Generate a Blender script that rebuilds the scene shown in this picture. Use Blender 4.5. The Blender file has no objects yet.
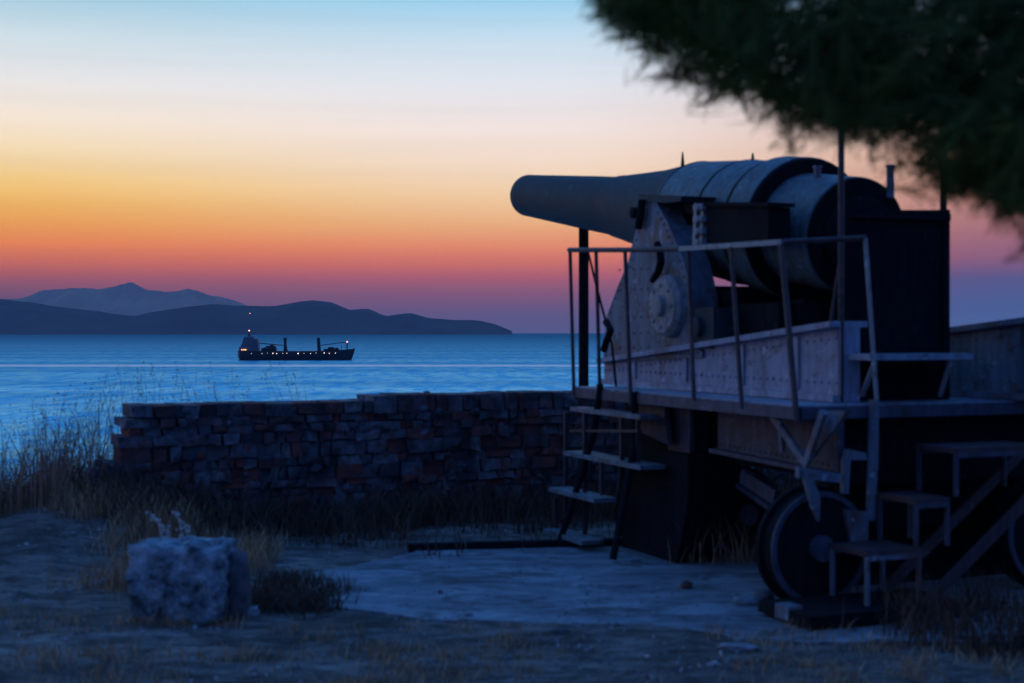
import bpy, math, random
import numpy as np
from mathutils import Vector, Matrix, noise
random.seed(11); rng = np.random.default_rng(11)
S = bpy.context.scene
COL = S.collection
R = math.radians

# ------------------------------------------------------------------ camera
F = 1422.2
cd = bpy.data.cameras.new('camera'); cam = bpy.data.objects.new('camera', cd); COL.objects.link(cam)
cam.location = (0, 0, 1.8); cam.rotation_euler = (R(90 - 0.383), 0, 0)
cd.lens = 50; cd.sensor_width = 36; cd.clip_start = .1; cd.clip_end = 90000
cd.dof.use_dof = True; cd.dof.focus_distance = 900; cd.dof.aperture_fstop = 2.4; cd.dof.aperture_blades = 0
S.camera = cam
S.cycles.use_denoising = True
S.cycles.max_bounces = 6; S.cycles.volume_bounces = 0; S.cycles.transparent_max_bounces = 8
S.view_settings.view_transform = 'Standard'; S.view_settings.look = 'None'
S.view_settings.exposure = 0; S.view_settings.gamma = 1

# ------------------------------------------------------------------ dusk sky
def lin(c):
    return tuple(((v/255)/12.92 if v/255 <= .04045 else (((v/255)+.055)/1.055)**2.4) for v in c) + (1,)
W = bpy.data.worlds.new('World'); S.world = W; W.use_nodes = True
N = W.node_tree.nodes; L = W.node_tree.links
bg = N['Background']
tc = N.new('ShaderNodeTexCoord'); sep = N.new('ShaderNodeSeparateXYZ'); L.new(tc.outputs['Generated'], sep.inputs[0])
def wmath(op, a, b=None, clamp=False):
    n = N.new('ShaderNodeMath'); n.operation = op; n.use_clamp = clamp
    for i, v in enumerate((a, b)):
        if v is None: continue
        if isinstance(v, (int, float)): n.inputs[i].default_value = v
        else: L.new(v, n.inputs[i])
    return n.outputs[0]
def sky_ramp(stops):
    r = N.new('ShaderNodeValToRGB'); e = r.color_ramp.elements
    pts = [((332 - y)/F, c) for y, c in stops]
    pts = [(t/math.sqrt(1+t*t), c) for t, c in pts]
    e[0].position = 0; e[0].color = lin(pts[0][1]); e[1].position = 1; e[1].color = lin(ZEN)
    for p, c in pts[1:] + [(math.sin(R(a)), c) for a, c in HIGH]:
        k = e.new(p); k.color = lin(c)
    L.new(wmath('MAXIMUM', sep.outputs['Z'], 0), r.inputs[0])
    return r.outputs[0]
ZEN = (54, 120, 216); HIGH = [(17, (120, 186, 238)), (22, (100, 168, 236)), (32, (80, 150, 232)), (50, (62, 130, 224))]
left = sky_ramp([(332, (102, 70, 92)), (298, (136, 74, 80)), (280, (190, 88, 62)), (264, (234, 114, 52)), (248, (255, 140, 44)), (230, (255, 166, 54)), (210, (255, 190, 82)), (188, (255, 209, 122)), (160, (255, 227, 178)), (130, (254, 236, 214)), (92, (234, 231, 229)), (50, (208, 224, 231)), (0, (150, 198, 220))])
mid = sky_ramp([(332, (98, 88, 130)), (312, (114, 84, 118)), (294, (158, 86, 96)), (276, (208, 98, 84)), (260, (244, 126, 80)), (245, (255, 152, 92)), (225, (255, 186, 118)), (198, (255, 212, 160)), (168, (255, 226, 198)), (130, (250, 233, 225)), (92, (234, 233, 237)), (48, (210, 227, 240)), (0, (156, 208, 236))])
right = sky_ramp([(332, (84, 108, 160)), (305, (84, 96, 148)), (280, (104, 84, 128)), (262, (158, 94, 112)), (235, (182, 116, 112)), (200, (206, 146, 126)), (160, (222, 172, 148)), (110, (214, 190, 184)), (50, (176, 186, 206)), (0, (130, 170, 210))])
az = wmath('ARCTAN2', sep.outputs['X'], sep.outputs['Y'])
def mrange(src, a, b):
    n = N.new('ShaderNodeMapRange'); n.interpolation_type = 'SMOOTHSTEP'
    n.inputs['From Min'].default_value = a; n.inputs['From Max'].default_value = b
    L.new(src, n.inputs['Value']); return n.outputs[0]
def mixc(f, a, b):
    n = N.new('ShaderNodeMix'); n.data_type = 'RGBA'; L.new(f, n.inputs['Factor'])
    for s_, v in ((6, a), (7, b)):
        if isinstance(v, tuple): n.inputs[s_].default_value = v
        else: L.new(v, n.inputs[s_])
    return n.outputs[2]
c1 = mixc(mrange(az, -.36, .02), left, mid)
c2 = mixc(mrange(az, .02, .34), c1, right)
# away from the afterglow the whole sky is deep dusk blue
away = wmath('ABSOLUTE', wmath('ADD', az, .25))
dusk = mixc(mrange(sep.outputs['Z'], 0, .5), lin((58, 90, 160)), lin((50, 98, 184)))
c3 = mixc(mrange(away, .75, 2.5), c2, dusk)
# soft thin bands of dust in the glow
mp = N.new('ShaderNodeMapping'); L.new(tc.outputs['Generated'], mp.inputs[0]); mp.inputs['Scale'].default_value = (2.2, 2.2, 70)
nz = N.new('ShaderNodeTexNoise'); nz.inputs['Scale'].default_value = 1.0; nz.inputs['Detail'].default_value = 3; L.new(mp.outputs[0], nz.inputs[0])
bands = N.new('ShaderNodeMapRange'); L.new(nz.outputs[0], bands.inputs['Value']); bands.inputs['To Min'].default_value = .92; bands.inputs['To Max'].default_value = 1.07
vm = N.new('ShaderNodeVectorMath'); vm.operation = 'SCALE'; L.new(c3, vm.inputs[0]); L.new(bands.outputs[0], vm.inputs['Scale'])
L.new(vm.outputs[0], bg.inputs['Color']); bg.inputs['Strength'].default_value = 1.08

# ------------------------------------------------------------------ materials
class Mat:
    def __init__(s, name, rough=.7, metal=0, spec=.5):
        s.m = bpy.data.materials.new(name); s.m.use_nodes = True
        s.n = s.m.node_tree.nodes; s.l = s.m.node_tree.links; s.b = s.n['Principled BSDF']
        s.b.inputs['Roughness'].default_value = rough; s.b.inputs['Metallic'].default_value = metal
        s.b.inputs['Specular IOR Level'].default_value = spec
        s.tc = s.n.new('ShaderNodeTexCoord')
    def noise(s, scale, detail=6, stretch=(1, 1, 1), rough=.6, dist=0):
        mp = s.n.new('ShaderNodeMapping'); s.l.new(s.tc.outputs['Object'], mp.inputs[0]); mp.inputs['Scale'].default_value = stretch
        t = s.n.new('ShaderNodeTexNoise'); t.inputs['Scale'].default_value = scale; t.inputs['Detail'].default_value = detail
        t.inputs['Roughness'].default_value = rough; t.inputs['Distortion'].default_value = dist
        s.l.new(mp.outputs[0], t.inputs[0]); return t.outputs[0]
    def ramp(s, src, stops):
        r = s.n.new('ShaderNodeValToRGB'); e = r.color_ramp.elements
        e[0].position, e[0].color = stops[0][0], tuple(stops[0][1]) + (1,)
        e[1].position, e[1].color = stops[-1][0], tuple(stops[-1][1]) + (1,)
        for p, c in stops[1:-1]: k = e.new(p); k.color = tuple(c) + (1,)
        s.l.new(src, r.inputs[0]); return r.outputs[0]
    def mix(s, f, a, b):
        n = s.n.new('ShaderNodeMix'); n.data_type = 'RGBA'
        for i, v in ((0, f), (6, a), (7, b)):
            if isinstance(v, float): n.inputs[i].default_value = v
            elif isinstance(v, tuple): n.inputs[i].default_value = v + (1,)
            else: s.l.new(v, n.inputs[i])
        return n.outputs[2]
    def color(s, c): s.l.new(c, s.b.inputs['Base Color'])
    def bump(s, src, strength=.4, dist=.01):
        b = s.n.new('ShaderNodeBump'); b.inputs['Strength'].default_value = strength; b.inputs['Distance'].default_value = dist
        s.l.new(src, b.inputs['Height']); s.l.new(b.outputs[0], s.b.inputs['Normal'])
M = {}
def paint(name, base, dark, rust, lo=.52, hi=.68, rough=.6):
    a = Mat(name, rough, 0, .4)
    n1 = a.noise(3.2, 8, (1, 1, 1), .65, .6); n2 = a.noise(11, 8, (1, 1, 1), .7); n3 = a.noise(3.5, 6, (4, 4, .5), .6); n4 = a.noise(5, 9, (1, 1, 1), .75, 1.5)
    c = a.mix(a.ramp(n3, [(.35, (0, 0, 0)), (.65, (1, 1, 1))]), base, dark)
    c = a.mix(a.ramp(n1, [(lo, (0, 0, 0)), (hi, (1, 1, 1))]), c, rust)
    c = a.mix(a.ramp(n4, [(.56, (0, 0, 0)), (.6, (.7, .7, .7))]), c, tuple(v*.8 for v in rust))
    c = a.mix(a.ramp(n2, [(.6, (0, 0, 0)), (.64, (.7, .7, .7))]), c, tuple(min(1, v*1.9) for v in base))
    a.color(c); a.bump(n4, .35, .012); M[name] = a.m
paint('barrel_paint', (.045, .055, .06), (.028, .036, .04), (.07, .04, .035), .5, .74, .72)
paint('jacket_paint', (.13, .19, .20), (.07, .10, .115), (.12, .08, .07), .52, .7, .62)
paint('girder_paint', (.42, .40, .48), (.25, .25, .31), (.21, .13, .13), .55, .72)
paint('frame_paint', (.10, .095, .13), (.055, .052, .075), (.07, .04, .04), .55, .7)
paint('grey_paint', (.22, .24, .285), (.12, .135, .155), (.16, .085, .07), .5, .64)
paint('pale_paint', (.42, .38, .36), (.30, .27, .27), (.2, .12, .09), .5, .75)
paint('dark_iron', (.016, .016, .02), (.009, .009, .012), (.022, .012, .01), rough=.85)
M['dark_iron'].node_tree.nodes['Principled BSDF'].inputs['Specular IOR Level'].default_value = .12
paint('rusty_iron', (.095, .055, .06), (.055, .033, .036), (.14, .07, .055))
paint('deck_steel', (.38, .40, .46), (.24, .26, .3), (.14, .11, .10))
a = Mat('wall_stone', .95, 0, .2)
g = a.n.new('ShaderNodeNewGeometry')
c = a.ramp(g.outputs['Random Per Island'], [(0, (.24, .23, .25)), (.26, (.12, .12, .14)), (.30, (.36, .09, .06)), (.52, (.24, .06, .045)), (.56, (.27, .26, .28)), (.75, (.13, .08, .08)), (.8, (.2, .19, .21)), (1, (.3, .28, .28))])
nr = a.noise(4.5, 8, (1, 1, 1), .75, 1.0); c = a.mix(a.ramp(nr, [(.50, (0, 0, 0)), (.60, (.8, .8, .8))]), c, (.26, .065, .05)); c = a.mix(a.ramp(nr, [(.36, (.7, .7, .7)), (.46, (0, 0, 0))]), c, (.17, .17, .185))
nn = a.noise(9, 8, (1, 1, 1), .7); nb = a.noise(2.6, 8, (1, 1, 1), .7, .8)
c = a.mix(a.ramp(nn, [(.38, (0, 0, 0)), (.7, (1, 1, 1))]), c, (.06, .06, .066))
c = a.mix(a.ramp(nb, [(.46, (0, 0, 0)), (.6, (.8, .8, .8))]), c, (.05, .045, .05))
a.color(c); a.bump(nn, .8, .03); hs = a.n.new('ShaderNodeHueSaturation'); hs.inputs['Value'].default_value = 1.15; a.l.new(c, hs.inputs['Color']); a.color(hs.outputs[0]); M['wall_stone'] = a.m
a = Mat('mortar', .95, 0, .2); nn = a.noise(14, 6); a.color(a.ramp(nn, [(.3, (.08, .07, .075)), (.7, (.20, .17, .18))])); a.bump(nn, .6, .02); M['mortar'] = a.m
a = Mat('block_stone', .95, 0, .2); nn = a.noise(7, 9, (1, 1, 1), .7, .4); n2 = a.noise(22, 5)
c = a.ramp(nn, [(.38, (.06, .07, .075)), (.5, (.24, .28, .3)), (.66, (.55, .6, .62))])
a.color(c); a.bump(n2, .9, .03); M['block_stone'] = a.m
a = Mat('pale_stone', .95, 0, .2); nn = a.noise(12, 6); a.color(a.ramp(nn, [(.3, (.16, .16, .18)), (.7, (.42, .41, .42))])); a.bump(nn, .6, .02); M['pale_stone'] = a.m
a = Mat('brown_stone', .95, 0, .2); nn = a.noise(12, 6); a.color(a.ramp(nn, [(.3, (.10, .045, .04)), (.7, (.2, .10, .08))])); M['brown_stone'] = a.m
a = Mat('soil', .97, 0, .15)
n1 = a.noise(.55, 9, (1, 2.2, 1), .62, .5); n2 = a.noise(4, 9, (1, 2, 1), .7); n3 = a.noise(38, 4)
c = a.ramp(n1, [(.33, (.14, .105, .09)), (.5, (.28, .215, .18)), (.66, (.46, .37, .31))])
c = a.mix(a.ramp(n2, [(.42, (0, 0, 0)), (.66, (1, 1, 1))]), c, (.055, .045, .04))
c = a.mix(a.ramp(n3, [(.6, (0, 0, 0)), (.7, (.7, .7, .7))]), c, (.42, .40, .40)); n5 = a.noise(1.5, 10, (1, 2, 1), .78, 1.2); c = a.mix(a.ramp(n5, [(.48, (0, 0, 0)), (.58, (.8, .8, .8))]), c, (.075, .055, .045))
a.color(c); a.bump(n2, .9, .05); M['soil'] = a.m
a = Mat('concrete', .9, 0, .3)
n1 = a.noise(.9, 9, (1, 2.6, 1), .65, .6); n2 = a.noise(7, 9, (1, 1.6, 1), .75); n3 = a.noise(60, 3)
c = a.ramp(n1, [(.32, (.15, .15, .16)), (.5, (.25, .25, .265)), (.68, (.40, .41, .42))])
c = a.mix(a.ramp(n2, [(.5, (0, 0, 0)), (.72, (1, 1, 1))]), c, (.11, .105, .11))
c = a.mix(a.ramp(n3, [(.62, (0, 0, 0)), (.7, (.5, .5, .5))]), c, (.4, .4, .42))
n4 = a.noise(1.7, 10, (1, 1.8, 1), .75, 1.4); c = a.mix(a.ramp(n4, [(.5, (0, 0, 0)), (.6, (.85, .85, .85))]), c, (.10, .085, .08)); c = a.mix(a.ramp(n4, [(.34, (.7, .7, .7)), (.42, (0, 0, 0))]), c, (.55, .56, .58))
a.color(c); a.bump(n2, .5, .02); M['concrete'] = a.m
def leaf(name, c1_, c2_, island=True, trans=.0):
    a = Mat(name, .8, 0, .2); g = a.n.new('ShaderNodeNewGeometry')
    a.color(a.ramp(g.outputs['Random Per Island'], [(0, c1_), (1, c2_)])); M[name] = a.m
leaf('dry_grass', (.30, .16, .08), (.75, .44, .24))
leaf('dark_grass', (.06, .035, .025), (.20, .11, .07))
leaf('weed', (.22, .11, .07), (.55, .30, .18))
leaf('gravel', (.16, .15, .15), (.5, .48, .48))
leaf('pale_stalk', (.5, .42, .36), (.7, .62, .55))
leaf('needles', (.05, .085, .02), (.19, .22, .05))
a = Mat('bark', .95, 0, .2); nn = a.noise(9, 8, (1, 1, .25), .7); a.color(a.ramp(nn, [(.35, (.03, .022, .018)), (.65, (.11, .08, .065))])); a.bump(nn, .9, .04); M['bark'] = a.m
a = Mat('hill_scrub', 1, 0, 0); nn = a.noise(.0011, 9, (1, 1, 1.4), .65); a.color(a.ramp(nn, [(.35, (.035, .038, .05)), (.65, (.075, .08, .08))])); M['hill_scrub'] = a.m
a = Mat('hazed_rock', 1, 0, 0); nn = a.noise(.0011, 9, (1, 1, 1.4), .65); a.color(a.ramp(nn, [(.35, (.48, .20, .13)), (.65, (.68, .32, .2))])); M['hazed_rock'] = a.m  # far ridge's haze fade partly put into this pale reddish base
a = Mat('ship_hull', .5, 0, .4); nn = a.noise(.3, 6); a.color(a.ramp(nn, [(.35, (.015, .018, .026)), (.65, (.03, .03, .038))])); M['ship_hull'] = a.m
a = Mat('ship_white', .6, 0, .4); nn = a.noise(.5, 6); a.color(a.ramp(nn, [(.35, (.09, .10, .12)), (.65, (.16, .17, .19))])); M['ship_white'] = a.m
a = Mat('ship_rust', .7, 0, .4); nn = a.noise(.5, 6); a.color(a.ramp(nn, [(.35, (.09, .04, .03)), (.65, (.16, .07, .05))])); M['ship_rust'] = a.m
def lamp(name, col, st):
    a = Mat(name); a.b.inputs['Base Color'].default_value = col + (1,); a.b.inputs['Emission Color'].default_value = col + (1,); a.b.inputs['Emission Strength'].default_value = st; M[name] = a.m
lamp('lamp_white', (1, .86, .68), 2.2); lamp('lamp_amber', (1, .5, .18), 2.2); lamp('lamp_red', (1, .42, .36), 3.5)
# sea: dark water, slope of the wavelets set by bump at several scales, smoother slicks in long streaks, their sheen also painted into the colour
a = Mat('sea_water', .22, 0, .5)
a.b.inputs['Base Color'].default_value = (.012, .05, .10, 1); a.b.inputs['IOR'].default_value = 1.33
g = a.n.new('ShaderNodeNewGeometry')
def wn(scale, st, det=4, rough=.6):
    mp = a.n.new('ShaderNodeMapping'); a.l.new(g.outputs['Position'], mp.inputs[0]); mp.inputs['Scale'].default_value = st
    t = a.n.new('ShaderNodeTexNoise'); t.inputs['Scale'].default_value = scale; t.inputs['Detail'].default_value = det; t.inputs['Roughness'].default_value = rough
    a.l.new(mp.outputs[0], t.inputs[0]); return t.outputs[0]
def wcol(scale, st, det):
    mp = a.n.new('ShaderNodeMapping'); a.l.new(g.outputs['Position'], mp.inputs[0]); mp.inputs['Scale'].default_value = st
    t = a.n.new('ShaderNodeTexNoise'); t.inputs['Scale'].default_value = scale; t.inputs['Detail'].default_value = det; t.inputs['Roughness'].default_value = .75
    a.l.new(mp.outputs[0], t.inputs[0]); return t.outputs['Color']
def vmath(op, x, y, sc=None):
    n = a.n.new('ShaderNodeVectorMath'); n.operation = op
    for i, v in enumerate((x, y)):
        if v is None: continue
        if isinstance(v, tuple): n.inputs[i].default_value = v
        else: a.l.new(v, n.inputs[i])
    if sc is not None:
        if isinstance(sc, float): n.inputs['Scale'].default_value = sc
        else: a.l.new(sc, n.inputs['Scale'])
    return n.outputs[0]
sl = wn(.0013, (.12, 5, 1), 7, .7)
c_ = vmath('SUBTRACT', wcol(.11, (1, 1.3, 1), 9), (.5, .5, .5))
c_ = vmath('MULTIPLY', c_, (1, 1, 0))
amp_ = a.ramp(sl, [(.30, (.95, .95, .95)), (.52, (2.0, 2.0, 2.0)), (.7, (2.3, 2.3, 2.3))])
nv = vmath('NORMALIZE', vmath('ADD', vmath('SCALE', c_, None, amp_), (0, 0, 1)), None)
a.l.new(nv, a.b.inputs['Normal'])
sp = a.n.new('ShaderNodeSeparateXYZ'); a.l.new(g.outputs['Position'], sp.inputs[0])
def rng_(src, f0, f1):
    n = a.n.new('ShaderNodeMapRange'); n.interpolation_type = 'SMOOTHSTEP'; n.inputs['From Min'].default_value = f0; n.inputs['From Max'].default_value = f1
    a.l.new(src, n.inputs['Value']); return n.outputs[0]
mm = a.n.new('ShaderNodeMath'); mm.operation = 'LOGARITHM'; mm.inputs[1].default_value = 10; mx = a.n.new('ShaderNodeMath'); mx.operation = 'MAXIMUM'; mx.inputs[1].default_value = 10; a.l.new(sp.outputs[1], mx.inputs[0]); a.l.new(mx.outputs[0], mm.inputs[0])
off = rng_(mm.outputs[0], 2.4, 4.1)          # colour darkened with distance, standing in for dimmer reflection far out
rp = wn(1.0, (.10, .024, 1), 5, .78); rp = a.ramp(rp, [(.42, (0, 0, 0)), (.56, (1, 1, 1))]); ln_ = a.ramp(wn(1.0, (.00013, .0105, 1), 2, .5), [(.63, (0, 0, 0)), (.67, (1, 1, 1))])  # ripple and bright-line masks for sheen painted into the gloss colour
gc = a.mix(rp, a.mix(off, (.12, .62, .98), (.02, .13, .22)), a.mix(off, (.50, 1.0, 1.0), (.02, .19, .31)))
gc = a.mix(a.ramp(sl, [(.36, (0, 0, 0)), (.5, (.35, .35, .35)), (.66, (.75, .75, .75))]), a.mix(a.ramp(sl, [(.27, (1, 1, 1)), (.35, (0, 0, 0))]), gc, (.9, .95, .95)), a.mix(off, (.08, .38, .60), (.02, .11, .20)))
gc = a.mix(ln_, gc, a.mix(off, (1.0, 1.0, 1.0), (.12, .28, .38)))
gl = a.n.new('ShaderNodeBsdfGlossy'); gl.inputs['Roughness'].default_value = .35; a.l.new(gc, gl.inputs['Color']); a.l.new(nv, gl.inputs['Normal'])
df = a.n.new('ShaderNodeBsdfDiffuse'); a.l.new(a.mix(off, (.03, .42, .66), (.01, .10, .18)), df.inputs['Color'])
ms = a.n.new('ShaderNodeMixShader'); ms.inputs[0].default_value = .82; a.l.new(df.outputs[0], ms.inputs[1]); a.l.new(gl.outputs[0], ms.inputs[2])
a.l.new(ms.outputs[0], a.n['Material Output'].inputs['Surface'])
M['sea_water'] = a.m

# ------------------------------------------------------------------ mesh helpers
class MB:
    def __init__(s): s.v = []; s.f = []
    def add(s, vs, fs):
        o = len(s.v); s.v += [tuple(v) for v in vs]; s.f += [tuple(i+o for i in f) for f in fs]; return s
    def box(s, p0, p1):
        x0, y0, z0 = p0; x1, y1, z1 = p1
        return s.add([(x0,y0,z0),(x1,y0,z0),(x1,y1,z0),(x0,y1,z0),(x0,y0,z1),(x1,y0,z1),(x1,y1,z1),(x0,y1,z1)],
                     [(0,3,2,1),(4,5,6,7),(0,1,5,4),(1,2,6,5),(2,3,7,6),(3,0,4,7)])
    def prism(s, poly, off):
        n = len(poly); off = Vector(off); a_ = [Vector(p) for p in poly]
        return s.add(a_ + [p + off for p in a_], [tuple(range(n)), tuple(range(2*n-1, n-1, -1))] + [(i, i+n, (i+1) % n + n, (i+1) % n) for i in range(n)])
    def bar(s, p, q, w, h, up=(0, 0, 1)):
        p, q = Vector(p), Vector(q); d = (q-p).normalized(); u = Vector(up)
        if abs(d.dot(u)) > .98: u = Vector((1, 0, 0))
        sd = d.cross(u).normalized()*w/2; u = sd.cross(d).normalized()*h/2
        vs = [c + a_*sd + b_*u for c in (p, q) for a_, b_ in ((-1,-1),(1,-1),(1,1),(-1,1))]
        return s.add(vs, [(0,1,2,3),(7,6,5,4),(0,4,5,1),(1,5,6,2),(2,6,7,3),(3,7,4,0)])
    def tube(s, pts, r, n=10, caps=True):
        pts = [Vector(p) for p in pts]; rs = r if isinstance(r, (list, tuple)) else [r]*len(pts)
        vs = []; fs = []
        ref = Vector((0, 0, 1))
        d0 = (pts[-1]-pts[0]).normalized()
        if abs(d0.z) > .9: ref = Vector((1, 0, 0))
        for i, p in enumerate(pts):
            d = (pts[min(i+1, len(pts)-1)] - pts[max(i-1, 0)]).normalized()
            e1 = d.cross(ref).normalized(); e2 = d.cross(e1)
            vs += [p + (e1*math.cos(2*math.pi*k/n) + e2*math.sin(2*math.pi*k/n))*rs[i] for k in range(n)]
        for i in range(len(pts)-1):
            fs += [(i*n+k, i*n+(k+1) % n, (i+1)*n+(k+1) % n, (i+1)*n+k) for k in range(n)]
        if caps: fs += [tuple(range(n-1, -1, -1)), tuple(range((len(pts)-1)*n, len(pts)*n))]
        return s.add(vs, fs)
    def lathe(s, origin, axis, prof, n=64):
        o = Vector(origin); d = Vector(axis).normalized(); ref = Vector((0, 0, 1)) if abs(d.z) < .9 else Vector((1, 0, 0))
        e1 = d.cross(ref).normalized(); e2 = d.cross(e1); vs = []; fs = []
        for h, r in prof:
            vs += [o + d*h + (e1*math.cos(2*math.pi*k/n) + e2*math.sin(2*math.pi*k/n))*r for k in range(n)]
        m = len(prof)
        for i in range(m-1):
            fs += [(i*n+k, i*n+(k+1) % n, (i+1)*n+(k+1) % n, (i+1)*n+k) for k in range(n)]
        fs += [tuple(range(n-1, -1, -1)), tuple(range((m-1)*n, m*n))]
        return s.add(vs, fs)
    def rivet(s, p, nrm, r=.014):
        return s.lathe(p, nrm, [(-.002, r), (r*.5, r*.8), (r*.8, r*.3)], 7)
    def build(s, name, mat, parent=None, sharp=35, label=None):
        me = bpy.data.meshes.new(name); me.from_pydata(s.v, [], s.f); me.validate()
        import bmesh
        bm = bmesh.new(); bm.from_mesh(me); bmesh.ops.recalc_face_normals(bm, faces=bm.faces); bm.to_mesh(me); bm.free()
        if sharp:
            me.polygons.foreach_set('use_smooth', [True]*len(me.polygons)); me.set_sharp_from_angle(angle=R(sharp))
        me.materials.append(M[mat])
        o = bpy.data.objects.new(name, me); COL.objects.link(o)
        if parent: o.parent = parent
        if label: o['label'] = label
        return o
def tag(o, label=None, cat=None, group=None, kind=None):
    for k, v in (('label', label), ('category', cat), ('group', group), ('kind', kind)):
        if v: o[k] = v
    return o
def empty(name, loc, rz=0):
    o = bpy.data.objects.new(name, None); COL.objects.link(o); o.location = loc; o.rotation_euler = (0, 0, rz); o.empty_display_size = .2
    return o
def gnd(px, py, z=0):
    D = (1.8 - z)*F/(py - 332); return Vector(((px-512)/F*D, D, z))
def at(px, py, D): return Vector(((px-512)/F*D, D, 1.8 + (332-py)/F*D))

# ------------------------------------------------------------------ ground
W0 = Vector((-3.45, 12.55)); WD = Vector((.908, .418)).normalized(); WN = Vector((-WD.y, WD.x))
def ground_h(x, y):
    edge = max(13.6, 14.9 + .46*(x + 3.4)) if x > -3.4 else 13.6 + .05*(x+3.4)
    z = .05*noise.noise((x*.6, y*.6, 0)) + .02*noise.noise((x*2.7, y*2.7, 3))
    sg = lambda v: 1/(1+math.exp(-max(-40, min(40, v))))
    fl = sg((x+1.6)*5)*sg((y-8.6)*5)*sg((12.9-y)*4)
    z *= (1 - fl)
    z += .36*math.exp(-(((x+3.5)/.95)**2 + ((y-12.5)/1.3)**2)) + .10*math.exp(-(((x+4.6)/1.2)**2 + ((y-11.6)/1.5)**2))
    far = 6 if abs(x) > 40 else 0
    d = y - edge
    if d > 0: z -= min(28, .35*d + .11*d*d) + .5*noise.noise((x*.3, y*.3, 9))*min(1, d)
    z -= .5*max(0, abs(x) - 60)*.1
    return z
xs = np.concatenate([np.linspace(-400, -12, 26)[:-1], np.linspace(-12, 9, 170), np.linspace(9, 400, 26)[1:]])
ys = np.concatenate([np.linspace(-300, 4, 24)[:-1], np.linspace(4, 18, 150), np.linspace(18, 50, 34)[1:], [120, 300]])
b = MB(); nx = len(xs)
b.v = [(x, y, ground_h(x, y)) for y in ys for x in xs]
b.f = [(j*nx+i, j*nx+i+1, (j+1)*nx+i+1, (j+1)*nx+i) for j in range(len(ys)-1) for i in range(nx-1)]
tag(b.build('ground', 'soil', sharp=0), kind='structure')
for p in COL.objects['ground'].data.polygons: p.use_smooth = True

# old concrete floor in front of the gun
out = [(-1.55, 10.5), (-1.15, 11.0), (-.75, 11.62), (1.94, 12.15), (6, 12.6), (7, 8.0), (3, 8.15), (1.3, 8.25), (.3, 8.6), (-.5, 8.75), (-1.1, 9.3), (-1.5, 9.7)]
def smooth_j(x, y, s_):
    k = min(1, max(0, abs(y - (11.75 + .17*x)) - .1)/.5) if x > -1.0 else 1
    return k*(.16*noise.noise((x*2, y*2, s_)) + .07*noise.noise((x*6, y*6, s_)) + .03*noise.noise((x*15, y*15, s_)))
pts = []
for i in range(len(out)):
    p, q = Vector(out[i]), Vector(out[(i+1) % len(out)]); n_ = max(2, int((q-p).length/.05))
    back = i in (2, 3)
    for k in range(n_):
        c = p.lerp(q, k/n_); j = .0 if back else .30
        pts.append((c.x + smooth_j(c.x, c.y, 1), c.y + smooth_j(c.x, c.y, 7), .012))
b = MB(); n_ = len(pts); b.v = [(2.0, 10.2, .012)] + pts + [(x, y, z-.12) for x, y, z in pts]
b.f = [(0, 1+i, 1+(i+1) % n_) for i in range(n_)] + [(1+i, 1+n_+i, 1+n_+(i+1) % n_, 1+(i+1) % n_) for i in range(n_)]
tag(b.build('concrete_floor', 'concrete', sharp=0), kind='structure')
# sea
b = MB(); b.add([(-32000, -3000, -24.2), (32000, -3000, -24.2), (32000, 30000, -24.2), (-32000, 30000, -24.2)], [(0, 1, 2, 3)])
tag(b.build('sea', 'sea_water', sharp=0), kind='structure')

# ------------------------------------------------------------------ far hills across the bay
def ridge(name, D, prof, depth, seed, amp, mat='hill_scrub'):
    xs_ = np.linspace(prof[0][0], prof[-1][0], 150); P = np.array(prof)
    hs = (332 - np.interp(xs_, P[:, 0], P[:, 1]))/F*D + 26
    b = MB(); rows = 15
    for j in range(rows):
        t = j/(rows-1); prf = math.sin(min(1, t/.5)*math.pi/2) if t <= .5 else math.cos((t-.5)/.5*math.pi/2)
        for i, px in enumerate(xs_):
            X = (px-512)/F*(D + depth*0); Y = D + (t-.5)*depth
            h = hs[i]
            ridge_n = abs(noise.fractal((X*.0009, Y*.0009, seed), 1, 2, 5)); zz = h*prf*(1 - (amp*.7*ridge_n if abs(t-.5) > .02 else 0)) + (F and 0)
            zz += h*.05*noise.fractal((X*.0022, 0, seed+4), .8, 2, 6)*(1 if .02 < t < .98 else 0)
            b.v.append((X, Y, -26 + max(0, zz)))
    n_ = len(xs_)
    b.f = [(j*n_+i, j*n_+i+1, (j+1)*n_+i+1, (j+1)*n_+i) for j in range(rows-1) for i in range(n_-1)]
    tag(b.build(name, mat, sharp=0), kind='structure')
ridge('headland', 15500, [(-420, 331), (-330, 312), (-240, 302), (-150, 309), (-70, 300), (0, 299), (30, 302), (60, 307), (85, 309), (110, 313), (135, 316), (155, 312), (190, 306), (215, 304), (250, 306), (272, 306), (295, 302), (312, 300), (332, 302), (350, 310), (370, 308), (385, 316), (410, 313), (430, 318), (455, 320), (478, 320), (495, 324), (512, 331)], 3000, 2, .5)
ridge('far_mountain', 27000, [(-260, 331), (-150, 310), (-60, 296), (0, 300), (24, 297), (40, 292), (70, 287), (90, 289), (108, 288), (120, 284), (130, 282), (142, 287), (152, 290), (165, 293), (178, 291), (190, 289), (205, 293), (222, 297), (240, 303), (280, 318), (330, 331)], 3500, 5, .5, 'hazed_rock')

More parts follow.
